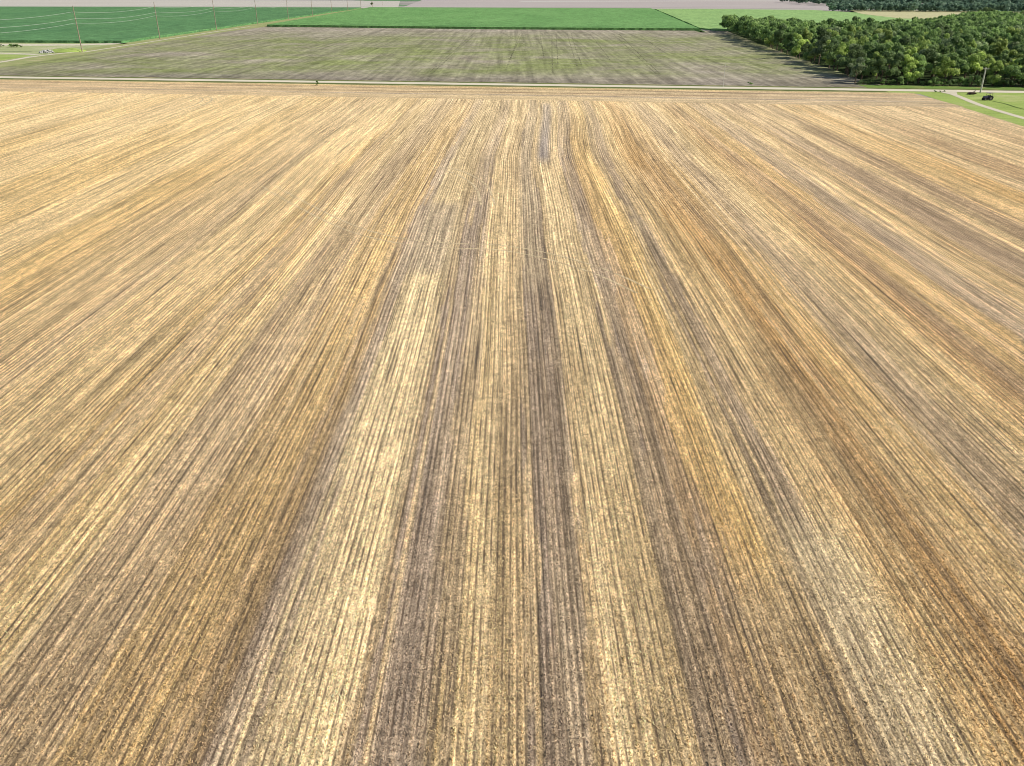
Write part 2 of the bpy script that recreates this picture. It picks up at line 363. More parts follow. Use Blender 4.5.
# headland: rows run along the road
ds = np.concatenate([np.arange(-44, -8.9, .9), [-8.5]]); xh = np.arange(-330, 133.1, 2.5)
Dm, Xh = np.meshgrid(ds, xh, indexing='ij')
Yh = yr(Xh) + Dm
c = TAN * .4 + GOLD * .2 + PALE * .5 + 0 * Dm[..., None]
def stripe(c, d0, w, colr, k):
    m_ = (k * np.exp(-((Dm - d0 + (noise2(Xh, Dm, 40, 9, 31) - .5) * 2) / w) ** 2) * (.45 + .9 * noise2(Xh, Dm, 14, 3, int(abs(d0) * 7))))[..., None]
    m_ = np.clip(m_, 0, 1); return c * (1 - m_) + colr * m_
for d0, w_, cc, k in [(-11, 2.2, GOLD * 1.05, .9), (-15.5, 1.5, BROWN * .85, 1.1), (-20, 2.0, PALE, .6), (-25, 1.6, BROWN * .95, 1.0), (-28.5, 1.5, TAN, .6), (-32, 1.3, GREY, .8), (-36, 1.6, PALE, .8), (-41, 1.8, TAN, .5)]:
    c = stripe(c, d0, w_, cc, k)
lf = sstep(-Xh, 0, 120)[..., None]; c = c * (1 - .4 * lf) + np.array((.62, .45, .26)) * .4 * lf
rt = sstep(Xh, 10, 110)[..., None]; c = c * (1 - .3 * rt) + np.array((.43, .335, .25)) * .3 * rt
c *= (.88 + .24 * noise2(Xh, Dm, 12, 5, 77))[..., None]
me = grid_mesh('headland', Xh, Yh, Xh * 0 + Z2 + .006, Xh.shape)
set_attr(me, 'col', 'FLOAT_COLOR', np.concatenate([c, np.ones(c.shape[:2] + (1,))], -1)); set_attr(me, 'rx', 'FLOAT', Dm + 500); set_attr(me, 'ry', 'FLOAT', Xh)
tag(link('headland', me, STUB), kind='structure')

# worn tracks with gaps
def track_mat(name, c, cover=.5, sc=1.2):
    m = N(name); n = m.noise(m.pos(), sc, 4, .7); g = m.noise(m.pos(), 7, 2, .6)
    tr = m.n('ShaderNodeBsdfTransparent').outputs[0]
    mx = m.n('ShaderNodeMixShader'); m.put(mx.inputs[0], m.rng(n, 1 - cover - .12, 1 - cover + .12)); m.put(mx.inputs[1], tr)
    m.put(mx.inputs[2], m.bsdf(m.mul(c, m.rng(g, .3, .7, .75, 1.25)), .9, None, .05))
    return m.done(mx.outputs[0])
PTR = track_mat('pressed_straw', (.66, .53, .33), .58, .7); DTR = track_mat('dark_wheeling', (.17, .16, .11), .42, .25)
def offset(pts, d):
    out = []
    for i, p in enumerate(pts):
        a = Vector(pts[max(i - 1, 0)]); b = Vector(pts[min(i + 1, len(pts) - 1)]); t = (b - a).normalized()
        out.append((p[0] - t.y * d, p[1] + t.x * d))
    return out
arc = [at(*q) for q in ((268, 186), (300, 204), (350, 228), (400, 241), (450, 246), (500, 248), (550, 257), (600, 272), (645, 292))]
for d in (-1.1, 1.1): ribbon('wheel_track', offset(arc, d), .30, Z3, PTR)
arc = [at(*q) for q in ((430, 168), (450, 170), (468, 177), (482, 188), (488, 205))]
for d in (-1.1, 1.1): ribbon('wheel_track', offset(arc, d), .4, Z3, PTR)
arc = [at(*q) for q in ((190, 96), (204, 97), (208, 100), (200, 105), (185, 110))]
for d in (-1.6, 1.2): ribbon('wheel_track', offset(arc, d), .5, Z3, PTR)

# ---------------------------------------------------------------- road, verges
def gravel_mat():
    m = N('gravel'); p = m.pos(); d = m.math('ADD', m.xyz(p)[1], m.math('MULTIPLY', m.xyz(p)[0], .1345))
    d = m.math('SUBTRACT', d, 314.6)
    rut = m.math('ABSOLUTE', m.math('SUBTRACT', m.math('ABSOLUTE', d), 1.0))
    c = m.mix(m.rng(rut, .1, .7), (.74, .69, .56), (.62, .56, .43))
    c = m.mul(c, m.rng(m.noise(m.scale(p, (.08, 1, 1)), 1, 4, .7), .3, .7, .85, 1.12))
    return m.done(m.bsdf(c, .9, m.bump(m.noise(p, 6, 3), .4, .1), .08))
GRAVEL = gravel_mat()
def grass_mat(name, a, b, c3=(.30, .27, .12), sc=.25):
    m = N(name); p = m.pos(); n1 = m.noise(m.scale(p, (.25, .6, 1)), sc * 2, 5, .7); n2 = m.noise(p, 3, 3, .7); n3 = m.noise(p, sc * .5, 3)
    c = m.mix(m.rng(n1, .3, .7), a, b); c = m.mix(m.rng(n3, .52, .68, 0, .7), c, c3)
    c = m.mul(c, m.rng(n2, .3, .7, .7, 1.3)); return m.done(m.bsdf(c, .9, m.bump(n2, .7, .2), .05))
VERGE = grass_mat('verge_grass', (.085, .12, .035), (.16, .19, .06), (.30, .28, .12)); DRY = grass_mat('dry_verge', (.44, .38, .18), (.34, .33, .13), (.50, .42, .25))
LAWN = grass_mat('lawn_grass', (.23, .32, .08), (.39, .48, .14), (.52, .50, .25), .12)
def strip(name, d0, d1, x0, x1, z, mat, wob=0.0):
    xs_ = np.arange(x0, x1 + .1, 3.0); r = random.Random(int(d0 * 10))
    bm = bmesh.new(); prev = None
    for x in xs_:
        a = bm.verts.new((x, yr(x) + d0 + r.uniform(-wob, wob), z)); b = bm.verts.new((x, yr(x) + d1 + r.uniform(-wob, wob), z))
        if prev: bm.faces.new((prev[0], a, b, prev[1]))
        prev = (a, b)
    me = D.meshes.new(name); bm.to_mesh(me); bm.free(); return tag(link(name, me, mat), kind='structure')
strip('verge', -9.2, 8.2, -900, 900, Z1, DRY, .5)
strip('grass_ditch', -6.9, -3.5, -900, 126, Z2 + .012, VERGE, .5)
strip('grass_verge', 3.2, 6.5, -900, 900, Z2 + .012, VERGE, .6)
strip('mown_verge', 6.6, 16.5, 124, 900, Z2 + .014, grass_mat('mown_grass', (.12, .20, .05), (.20, .30, .07)), .5)
strip('road', -3.3, 3.3, -900, 900, Z3, GRAVEL, .18)

# ---------------------------------------------------------------- right hand grass triangle with the farm drive
EDG = [(edge_right(y_) - .4, y_) for y_ in (-40, 60, 150, 200, 230, 260, 285)] + [(132.5, yr(132.5) - 9.5)]
poly_sheet('lawn', EDG + [(120, yr(120) - 5.5), (128, yr(128) - 2.5), (900, yr(900) - 2.5), (900, -40)], Z1 + .012, LAWN)
drv = [at(*q) for q in ((944, 90.6), (952, 94), (962, 98), (978, 104.5), (1000, 111.5), (1024, 118.5), (1060, 129), (1120, 146))]
ribbon('driveway', drv, lambda t: 8.5 - 6.3 * min(1, t * 6), Z3 + .02, GRAVEL)
mow = [at(*q) for q in ((993, 101.5), (1005, 104), (1018, 108), (1040, 113))]
ribbon('wheel_track', mow, .7, Z3 + .01, track_mat('dark_grass', (.07, .12, .03), .6, .5))

# ---------------------------------------------------------------- land beyond the road
FALLOW = soil_mat('fallow', (.265, .23, .175), (.42, .365, .30), (.215, .25, .085), (330, 370, 560, 730), (.03, .045, 1), gscale=(.02, .02, 1))
xa = np.linspace(-222.5, 760, 120)
def fall_far(x): return np.interp(x, [-214, -26, 148, 760], [781, 735, 710, 640])
poly_sheet('fallow_field', [(x, yr(x) + 7.2) for x in xa] + [(x, float(fall_far(x)) + 4) for x in xa[::-1]], Z1 + .012, FALLOW)
dw = DTR
for a, b in (((474, 33), (430, 72)), ((477, 33), (434, 72)), ((501, 32), (530, 48)), ((552, 33), (553, 74)), ((556, 33), (558, 66)), ((567, 33), (577, 66)), ((571, 33), (582, 66)), ((613, 34), (656, 74)), ((619, 34), (660, 74)), ((520, 33), (506, 70)), ((523, 33), (510, 60)), ((640, 35), (668, 55)), ((540, 34), (544, 58)), ((590, 34), (610, 60)), ((655, 36), (690, 50))):
    ribbon('wheel_track', [at(*a), at((a[0] + b[0]) / 2 + random.uniform(-.6, .6), (a[1] + b[1]) / 2), at(*b)], .6, Z2, dw, 3)

def crop_mat(name, a, b, hue=(.10, .22, .05)):
    m = N(name); p = m.pos(); n1 = m.noise(m.scale(p, (.02, .008, 1)), 1, 4, .6); n2 = m.noise(p, .7, 4, .75); n3 = m.noise(m.scale(p, (1.3, .06, 1)), 1, 2)
    n4 = m.noise(m.scale(p, (.12, .10, 1)), 1, 4, .75)
    c = m.mix(m.rng(n1, .3, .7), a, b); c = m.mul(c, m.rng(n2, .3, .7, .6, 1.4)); c = m.mul(c, m.rng(n3, .3, .7, .78, 1.2)); c = m.mul(c, m.rng(n4, .3, .7, .68, 1.32))
    return m.done(m.bsdf(c, .8, m.bump(n2, .5, .5), .1))
CROP_L = crop_mat('dark_crop', (.085, .20, .08), (.12, .255, .10)); CROP_M = crop_mat('green_crop', (.13, .28, .085), (.18, .35, .115)); CROP_R = crop_mat('light_crop', (.24, .39, .14), (.29, .45, .16))
def slab(name, pts, h, mat, label):
    """a standing crop: a raised canopy with sides"""
    bm = bmesh.new()
    lo = [bm.verts.new((p[0], p[1], 0)) for p in pts]; hi = [bm.verts.new((p[0], p[1], h)) for p in pts]
    n = len(pts)
    for i in range(n): bm.faces.new((lo[i], lo[(i + 1) % n], hi[(i + 1) % n], hi[i]))
    t = bm.faces.new(hi); bmesh.ops.triangulate(bm, faces=[t]); bmesh.ops.recalc_face_normals(bm, faces=bm.faces)
    me = D.meshes.new(name); bm.to_mesh(me); bm.free()
    return tag(link(name, me, mat), label, 'crop', kind='stuff')
def jag(a, b, n, amp):
    r = random.Random(int(a[0] * 3 + b[1])); out = []
    for i in range(n):
        t = i / n; out.append((a[0] + (b[0] - a[0]) * t + r.uniform(-amp, amp), a[1] + (b[1] - a[1]) * t + r.uniform(-amp, amp)))
    return out
slab('standing_crop', jag((-1500, 640), (-420, 566), 8, .5) + jag((-420, 566), (-241, 552), 60, .5) + jag((-241, 552), (-239, 1440), 70, .5) + [(-239, 1440), (-1500, 1560)], 1.5, CROP_L, 'dark blue green standing crop left of the line of utility poles')
A = [(-213, 782), (-26, 737), (148, 712)]
slab('standing_crop', jag(A[0], A[1], 60, .4) + jag(A[1], A[2], 60, .4) + [A[2]] + jag((150, 735), (209, 1345), 40, .6) + [(209, 1370), (-177, 1430), (-225, 1436)], 1.8, CROP_M, 'bright green standing crop with a dark front edge beyond the fallow field')
slab('standing_crop', jag((154, 735), (213, 1345), 40, .6) + [(213, 1366), (283, 1368), (432, 1300), (447, 1160), (470, 1010), (500, 930), (430, 640), (220, 660), (160, 716)], 1.1, CROP_R, 'light green crop to the right of the dark diagonal ditch')
ribbon('dark_ditch', [(147, 715), (152, 735), (211, 1368)], 4, Z2, grass_mat('ditch_grass', (.05, .10, .035), (.08, .14, .04), (.10, .14, .05)), 4)
ribbon('crop_gap_shade', [(-200, 800), (-26, 760), (145, 736)], 2.2, 1.81, grass_mat('gap_shade', (.03, .09, .04), (.04, .11, .05), (.05, .12, .05)), 6)  # dark strip on the canopy; shade of a crop gap put into its colour
ribbon('field_path', [(-214, 788), (-217, 900), (-224, 1150), (-230, 1430)], 5, Z2 + .02, DRY, 6)
poly_sheet('ripe_field', [at(*q) for q in ((848, 10.6), (1040, 12.6), (1040, 20.5), (960, 20.5), (900, 19.6), (862, 15))], 1.15, soil_mat('ripe_crop', (.46, .44, .24), (.52, .49, .29), None, None, (.01, .05, 1)))
poly_sheet('bare_field', [at(400, 8.3), at(700, 9.2), at(860, 10.6), at(800, -1), at(640, -3), at(430, -3)], Z1, soil_mat('bare_pink', (.40, .355, .34), (.46, .41, .39), None, None, (.004, .02, 1)))
poly_sheet('bare_field', [at(-150, 6.6), at(0, 7.5), at(398, 8.2), at(400, 1), at(200, 0), at(-150, 0)], Z1, soil_mat('bare_grey', (.46, .43, .38), (.52, .49, .44), None, None, (.004, .02, 1)))
ribbon('hedge_line', [at(0, 7.4), at(200, 7.9), at(400, 8.4), at(560, 8.8), at(700, 9.3), at(822, 10.4)], 9, 1.9, grass_mat('far_hedge', (.07, .12, .06), (.09, .14, .07), (.10, .14, .07)), 8)
ribbon('distant_field', [at(520, 1.5), at(680, 1.0), at(820, .8)], 60, Z1 + .02, soil_mat('far_pale', (.50, .50, .46), (.55, .54, .5), None, None, (.004, .02, 1)), 3)

# ---- farm corner at the left
LANE = soil_mat('lane', (.56, .51, .40), (.66, .60, .48), None, None, (.05, .05, 1))
poly_sheet('grass_strip', [(-222, 352), (-222, 700), (-214, 786), (-232, 1436), (-244, 1436), (-241, 552), (-243, 400), (-256, 355)], Z1 + .02, grass_mat('strip_grass', (.24, .30, .11), (.36, .35, .17), (.46, .41, .24)))
poly_sheet('rough_grass', [(-700, 425), (-700, 590), (-420, 566), (-241, 552), (-241, 400), (-262, 352), (-420, yr(-420) + 8)], Z1 + .01, grass_mat('rough', (.30, .37, .16), (.42, .44, .24), (.52, .49, .33), .08))
poly_sheet('lawn', [at(-40, 62), at(0, 60.5), at(22, 57.5), at(31, 55.5), at(0, 54.5), at(-40, 54)], Z2, LAWN)
ribbon('lane', [at(-40, 67), at(0, 62.3), at(30, 57.2), at(60, 53.6), at(78, 52)], 3.2, Z3, LANE)
ribbon('lane', [at(-40, 52.5), at(0, 53.2), at(38, 54.6)], 5, Z2 + .01, LANE)
ribbon('dark_ditch', [at(-20, 51), at(0, 51.3), at(32, 51.5)], 2.0, Z3, grass_mat('wet_ditch', (.05, .10, .04), (.08, .12, .05)))
ribbon('lane', [at(-30, 44.5), at(40, 45), at(90, 44.5), at(125, 43.3)], 14, Z2, LANE)
ribbon('field_path', [(-229.5, 475), (-229.5, 600), (-230, 700), (-229, 786)], 2.0, Z3 + .01, LANE, 6)

# ---------------------------------------------------------------- foliage
def leaf_mat(name, a, b):
    m = N(name); t = m.attr('tone').outputs['Fac']; oi = m.n('ShaderNodeObjectInfo').outputs['Random']
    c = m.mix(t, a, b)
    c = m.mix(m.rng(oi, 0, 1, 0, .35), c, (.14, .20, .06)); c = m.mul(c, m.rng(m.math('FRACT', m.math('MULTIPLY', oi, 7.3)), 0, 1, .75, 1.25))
    d = m.bsdf(c, .6, None, .2)
    tl = m.n('ShaderNodeBsdfTranslucent'); m.put(tl.inputs[0], m.mul(c, 1.45))
    mx = m.n('ShaderNodeMixShader'); mx.inputs[0].default_value = .42; m.put(mx.inputs[1], d); m.put(mx.inputs[2], tl.outputs[0])
    return m.done(mx.outputs[0])
LEAF = [leaf_mat('leaf_dark', (.065, .11, .05), (.23, .32, .13)), leaf_mat('leaf_mid', (.09, .16, .06), (.33, .47, .16)), leaf_mat('leaf_light', (.15, .24, .06), (.52, .62, .19)), leaf_mat('leaf_silver', (.14, .20, .11), (.44, .52, .28))]
BARK = simple('bark', (.16, .12, .09), .9)
def leaf_cloud(cx, n_lobes, leaves, R, zc, zr, leaf, r):
    """arrays of quads for a crown made of clumps; returns verts (n,4,3), tone (n)"""
    V = []; T = []
    L = []
    for i in range(n_lobes):
        while True:
            p = r.normal(size=3); p /= np.linalg.norm(p)
            if p[2] > -.85: break
        k = r.uniform(.45, 1.0) if i else .2
        c = np.array((p[0] * R * k, p[1] * R * k, zc + p[2] * zr * k)); L.append((c, r.uniform(.22, .42) * R))
    for c, rad in L:
        n = int(leaves / n_lobes * (rad / R / .32) ** 2)
        d = r.normal(size=(n, 3)); d /= np.linalg.norm(d, axis=1)[:, None]; d[:, 2] = np.where(d[:, 2] < -.3, -d[:, 2] * .6, d[:, 2])
        pos = c + d * rad * r.uniform(.75, 1.08, (n, 1))
        nrm = d + r.normal(size=(n, 3)) * .45; nrm /= np.linalg.norm(nrm, axis=1)[:, None]
        a = np.cross(nrm, r.normal(size=(n, 3))); a /= np.linalg.norm(a, axis=1)[:, None]; b = np.cross(nrm, a)
        s = r.uniform(.6, 1.25, (n, 1)) * leaf
        q = np.stack([pos - a * s - b * s * .7, pos + a * s - b * s * .7, pos + a * s * .6 + b * s, pos - a * s * .7 + b * s * .8], 1)
        V.append(q); T.append(np.clip(r.uniform(.05, .85) + r.uniform(-.3, .3, n) + .3 * d[:, 2], 0, 1))  # random tone, plus sunlit clump tops painted in as lighter leaves
    return np.concatenate(V), np.concatenate(T)
def quads_mesh(name, Q, T, mats):
    me = D.meshes.new(name); n = len(Q)
    me.vertices.add(n * 4); me.vertices.foreach_set('co', Q.astype(np.float32).ravel())
    me.loops.add(n * 4); me.loops.foreach_set('vertex_index', np.arange(n * 4, dtype=np.int32))
    me.polygons.add(n); me.polygons.foreach_set('loop_start', np.arange(0, n * 4, 4, dtype=np.int32))
    me.update(calc_edges=True)
    a = me.attributes.new('tone', 'FLOAT', 'POINT'); a.data.foreach_set('value', np.repeat(T, 4).astype(np.float32))
    for m_ in mats: me.materials.append(m_)
    return me
crowns = []; trunks = []
for k in range(9):
    r = np.random.default_rng(100 + k); R = r.uniform(3.6, 5.0); hh = r.uniform(9.5, 12.5)
    if k in (3, 7): R *= .72
    if k == 5: R *= 1.2
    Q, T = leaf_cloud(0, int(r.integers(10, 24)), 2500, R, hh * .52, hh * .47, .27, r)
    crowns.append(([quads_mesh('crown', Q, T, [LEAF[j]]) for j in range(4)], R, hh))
    bm = bmesh.new(); h0 = hh * .5
    tube(bm, [(0, 0, -.2), (.05, .03, h0 * .4), (.12, -.05, h0 * .8), (.1, 0, h0 * 1.3)], [.30, .24, .18, .07], 7)
    for j in range(4):
        a = 2 * math.pi * j / 4 + k; tube(bm, [(.08, 0, h0 * (.5 + .12 * j)), (math.cos(a) * R * .35, math.sin(a) * R * .35, h0 * (.85 + .12 * j)), (math.cos(a) * R * .6, math.sin(a) * R * .6, h0 * (1.05 + .13 * j))], [.12, .08, .03], 5)
    me = D.meshes.new('trunk'); bm.to_mesh(me); bm.free(); me.materials.append(BARK); trunks.append(me)
def plant_tree(x, y, k, mat, s, label, group=None, sz=None, name='tree'):
    root = empty(name, (x, y, 0), random.uniform(0, 6.28)); root.scale = (s, s, sz or s)
    tag(root, label, 'tree', group)
    c_ = link('crown', crowns[k][0][mat], None, root); t_ = link('trunk', trunks[k], None, root)
    return root

# the wood: boundary of tree stems on the ground
WB = [at(724, 30), at(760, 44), at(800, 58.5), at(835, 70), at(862, 80.5), (124, yr(124) + 19), (152, yr(152) + 18), (178, yr(178) + 17), (235, yr(235) + 17), (430, 560), (620, 860), at(1075, 25), at(1035, 25), at(985, 25), at(940, 33), at(900, 37), at(860, 38), at(800, 38.5), at(760, 33.5)]
def inside(p, poly):
    x, y = p; c_ = False; j = len(poly) - 1
    for i in range(len(poly)):
        if (poly[i][1] > y) != (poly[j][1] > y) and x < (poly[j][0] - poly[i][0]) * (y - poly[i][1]) / (poly[j][1] - poly[i][1]) + poly[i][0]: c_ = not c_
        j = i
    return c_
def edge_dist(p, poly):
    best = 1e9
    for i in range(len(poly)):
        a = Vector(poly[i]); b = Vector(poly[(i + 1) % len(poly)]); ab = b - a; t = max(0, min(1, (Vector(p) - a).dot(ab) / ab.length_squared))
        best = min(best, (Vector(p) - a - ab * t).length)
    return best
pts = []
rr = random.Random(5); cells = {}
def ok(x, y, d):
    i, j = int(x // 10), int(y // 10)
    for a in range(i - 1, i + 2):
        for b in range(j - 1, j + 2):
            for q in cells.get((a, b), []):
                if (q[0] - x) ** 2 + (q[1] - y) ** 2 < d * d: return False
    return True
def addp(x, y): pts.append((x, y)); cells.setdefault((int(x // 10), int(y // 10)), []).append((x, y))
for i in range(len(WB)):                                  # a dense row along the edge
    a = Vector(WB[i]); b = Vector(WB[(i + 1) % len(WB)]); L_ = (b - a).length; n_ = max(1, int(L_ / 5.2))
    if a.x > 210 and a.y < 560: continue
    for j in range(n_):
        q = a + (b - a) * ((j + .5) / n_) + Vector((rr.uniform(-1.2, 1.2), rr.uniform(-1.2, 1.2)))
        if ok(q.x, q.y, 4.2): addp(q.x, q.y)
for _ in range(60000):
    x, y = rr.uniform(110, 640), rr.uniform(295, 1000)
    if x > .70 * y + 20: continue
    if inside((x, y), WB) and ok(x, y, 6.2 if y < 480 else 7.6): addp(x, y)
BUSHSPOT = at(970, 86.5); T905 = at(907, 84.2)
pts = [p for p in pts if math.dist(p, T905) > 6 and math.dist(p, BUSHSPOT) > 5]
pts.sort(key=lambda p: math.hypot(*p))
# leave out what stands wholly outside the frame
def inframe(p): u, v = pix(p[0], p[1], 6); return u < 1050
vis = [p for p in pts if inframe(p)]
near, rest = vis[:285], vis[285:]
print('wood trees', len(pts), len(vis), len(rest))
pal = ('dark green', 'mid green', 'fresh yellow green', 'silvery green')
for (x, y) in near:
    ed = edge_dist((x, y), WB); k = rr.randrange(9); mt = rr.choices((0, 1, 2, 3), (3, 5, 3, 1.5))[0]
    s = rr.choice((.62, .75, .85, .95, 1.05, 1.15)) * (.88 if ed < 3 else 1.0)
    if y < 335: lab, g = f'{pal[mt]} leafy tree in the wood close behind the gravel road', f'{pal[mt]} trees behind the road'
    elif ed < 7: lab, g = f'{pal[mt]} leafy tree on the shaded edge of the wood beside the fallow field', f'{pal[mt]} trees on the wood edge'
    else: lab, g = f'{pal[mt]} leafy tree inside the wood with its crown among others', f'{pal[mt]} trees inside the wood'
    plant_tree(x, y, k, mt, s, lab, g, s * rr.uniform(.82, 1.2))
plant_tree(T905[0], T905[1], 2, 2, .98, 'yellow green tree at the corner of the wood just behind the gravel road', sz=.93)
for px_, py_, s_, lab in ((985, 24.6, 1.35, 'tallest broad tree standing above the back of the wood near the right edge'), (975, 26, 1.15, 'second tall tree rising at the back of the wood left of the tallest'), (945, 31, 1.25, 'high rounded tree at the back of the wood below the ripe field'), (852, 35, 1.1, 'high dark tree on the back edge of the wood above the light green crop')):
    plant_tree(*at(px_, py_), rr.randrange(9), 0, s_, lab)
e = at(729, 31); plant_tree(e[0], e[1], 4, 3, .95, 'pale round tree at the far left tip of the wood')
# the deeper wood as one mass
Qs, Ts = [], []
light = [leaf_cloud(0, 15, 520, 4.6, 6.6, 4.6, .5, np.random.default_rng(300 + i)) for i in range(6)]
def scatter(plist, name, mat, label, smin=.8, smax=1.15, cloud=light):
    Qs, Ts = [], []
    for (x, y) in plist:
        Q, T = cloud[rr.randrange(len(cloud))]; a = rr.uniform(0, 6.28); s = rr.uniform(smin, smax)
        M = np.array([[math.cos(a), -math.sin(a), 0], [math.sin(a), math.cos(a), 0], [0, 0, 1]]) * s
        Qs.append(Q @ M.T + np.array((x, y, 0))); Ts.append(np.clip(T + rr.uniform(-.35, .35), 0, 1))
    o = link(name, quads_mesh(name, np.concatenate(Qs), np.concatenate(Ts), [mat])); return tag(o, label, 'trees', kind='stuff')
scatter(rest, 'wood', LEAF[1], 'deeper part of the wood reading as one mass of crowns')
far = []
far_light = [leaf_cloud(0, 10, 150, 6.0, 6.5, 5.2, 1.2, np.random.default_rng(400 + i)) for i in range(5)]
for row in range(6):
    t = 0
    a = Vector(at(826, 12.0)) + Vector((10 * row, 14 * row)); b = Vector(at(1090, 14.0)) + Vector((0, 14 * row)); n_ = int((b - a).length / 8)
    for j in range(n_): q = a + (b - a) * ((j + rr.random()) / n_); far.append((q.x, q.y + rr.uniform(-4, 4)))
HAZELEAF = leaf_mat('leaf_far_haze', (.10, .19, .165), (.28, .42, .31))  # distance haze put into the leaf colour: bluer and paler than the near wood
scatter(far, 'distant_treeline', HAZELEAF, 'dark tree belt across the top right beyond the ripe field', .75, 1.15, far_light)
far = []
for row in range(9):
    a = Vector(at(828 + 8 * (row > 4), 6.2)) + Vector((0, 45 * row)); b = Vector(at(1100, 7.0)) + Vector((0, 45 * row)); n_ = int((b - a).length / 11)
    for j in range(n_): q = a + (b - a) * ((j + rr.random()) / n_); far.append((q.x, q.y + rr.uniform(-6, 6)))
scatter(far, 'distant_treeline', HAZELEAF, 'farthest hazy tree belt at the top right corner', .9, 1.4, far_light)
poly_sheet('wood_floor', [Vector(p) for p in WB], Z2 + .016, grass_mat('undergrowth', (.04, .06, .025), (.06, .09, .03), (.08, .08, .04)))
for (px_, py_, s, lab) in ((372, 6.3, .8, 'small lone dark tree on the far edge of the green crop'), (411, 1.6, 1.2, 'lone dark tree on the pale far field left of the other'), (421, 1.2, .9, 'lone dark tree on the pale far field right of the other')):
    q = at(px_, py_); plant_tree(q[0], q[1], 3, 0, s, lab)

# shrubs
shr = [quads_mesh('foliage', *leaf_cloud(0, 9, 420, 1.0, .75, .65, .12, np.random.default_rng(500 + i)), [LEAF[i % 2]]) for i in range(4)]
STEM = simple('stem', (.12, .09, .06), .9)
sb = bmesh.new()
for i in range(5): tube(sb, [(0, 0, -.05), (math.cos(i * 1.3) * .25, math.sin(i * 1.3) * .25, .5), (math.cos(i * 1.3) * .5, math.sin(i * 1.3) * .5, .95)], [.05, .035, .015], 5)
stem_me = D.meshes.new('stem'); sb.to_mesh(stem_me); sb.free(); stem_me.materials.append(STEM)
def shrub(x, y, s, label, group=None, sz=None, k=None):
    root = empty('shrub', (x, y, 0), rr.uniform(0, 6)); root.scale = (s, s, sz or s); tag(root, label, 'shrub', group)
    link('foliage', shr[rr.randrange(4) if k is None else k], None, root); link('stem', stem_me, None, root); return root
shrub(*BUSHSPOT, 2.6, 'round dark bush standing at the foot of the wood near the leaning-looking pole')
shrub(*at(317.7, 85.6), .6, 'small dark upright shrub on the near verge of the gravel road', sz=1.05)
shrub(*at(750, 84.4), .9, 'low dark weed clump at the near edge of the fallow field', sz=.55)
for px_ in (935, 940.5, 944): shrub(*at(px_, 92.3), .42, 'small roadside bush in the row beside the driveway mouth', 'roadside bushes by the driveway')
for i in range(20):
    px_ = 868 + i * 8.2; q = (at(px_, 86)[0], 0); X_ = q[0]
    shrub(X_, yr(X_) + rr.uniform(15.5, 18.5), rr.uniform(1.2, 2.0), 'dark undergrowth shrub along the front foot of the wood', 'undergrowth shrubs along the wood front')
for px_, s in ((1, 1.5), (11.5, 1.6), (14, 1.8), (17, 1.5), (21.5, .9)): shrub(*at(px_, 47.3), s, 'low dark bush on the pale ground at the far left', 'low dark bushes at the far left', sz=s * .75)

# rubble heap and grassy bank
ROCK = simple('rubble', (.42, .42, .40), .9, .4, 1.5)
hp = empty('rubble_heap', (*at(47, 53), 0)); tag(hp, 'pale grey heap of rubble on rough grass left of the nearest utility pole', 'rubble')
def heap(bm):
    r = random.Random(3)
    for i in range(60):
        a = r.uniform(0, 6.28); d = r.random() ** .6; s = r.uniform(.3, .8)
        v = bmesh.ops.create_icosphere(bm, subdivisions=1, radius=s)['verts']
        c_ = Vector((math.cos(a) * d * 4.2, math.sin(a) * d * 3.0, (1 - d) * 1.3 + .15))
        for q in v: q.co = q.co * r.uniform(.7, 1.2) + c_
bobj('stones', heap, ROCK, hp)
def bank(bm):
    v = bmesh.ops.create_uvsphere(bm, u_segments=24, v_segments=10, radius=1)['verts']
    for q in v: q.co = Vector((q.co.x * 10, q.co.y * 9, max(q.co.z, -.05) * 1.6 * (1 + .15 * math.sin(q.co.x * 9)) - .05))
b_ = bobj('grass_bank', bank, LAWN, None, True); b_.location = (*at(67, 51.5), 0); tag(b_, kind='structure')

# ---------------------------------------------------------------- utility poles and wires on the left
WOOD = simple('pole_wood', (.30, .24, .18), .85, .3, 3); METAL = simple('pole_hardware', (.45, .45, .45), .5, .1, 3, .6)
CER = simple('insulator_ceramic', (.50, .50, .52), .3, .1, 3)
PH = 22.6; PX = -233.0
py = [448 * 32 / 30 + (i - 1) * 119.0 for i in range(12)]
HW = (19.5, 16.4, 14.1); SIDE = (-1, 1, -1)
px_of = lambda y_: np.interp(y_, [350, 478, 600, 1500], [-230.5, -231, -235, -238])
def pole_parts():
    def pl(bm): tube(bm, [(0, 0, -.5), (0, 0, 7), (0, 0, 15), (0, 0, PH)], [.30, .27, .22, .16], 12)
    P = [('pole', pl, WOOD)]
    for h_, s_ in zip(HW, SIDE):
        P.append(('bracket', (lambda h_, s_: lambda bm: tube(bm, [(0, 0, h_ - .35), (s_ * .9, 0, h_ - .12)], .07, 6))(h_, s_), METAL))
        P.append(('insulator', (lambda h_, s_: lambda bm: [tube(bm, [(s_ * .9, 0, h_ - .12 + .09 * j), (s_ * .9, 0, h_ - .06 + .09 * j)], [.10, .05], 8) for j in range(3)])(h_, s_), CER))
    P.append(('ground_wire_cap', lambda bm: tube(bm, [(0, 0, PH), (0, 0, PH + .35)], [.05, .03], 6), METAL))
    return P
proto = None
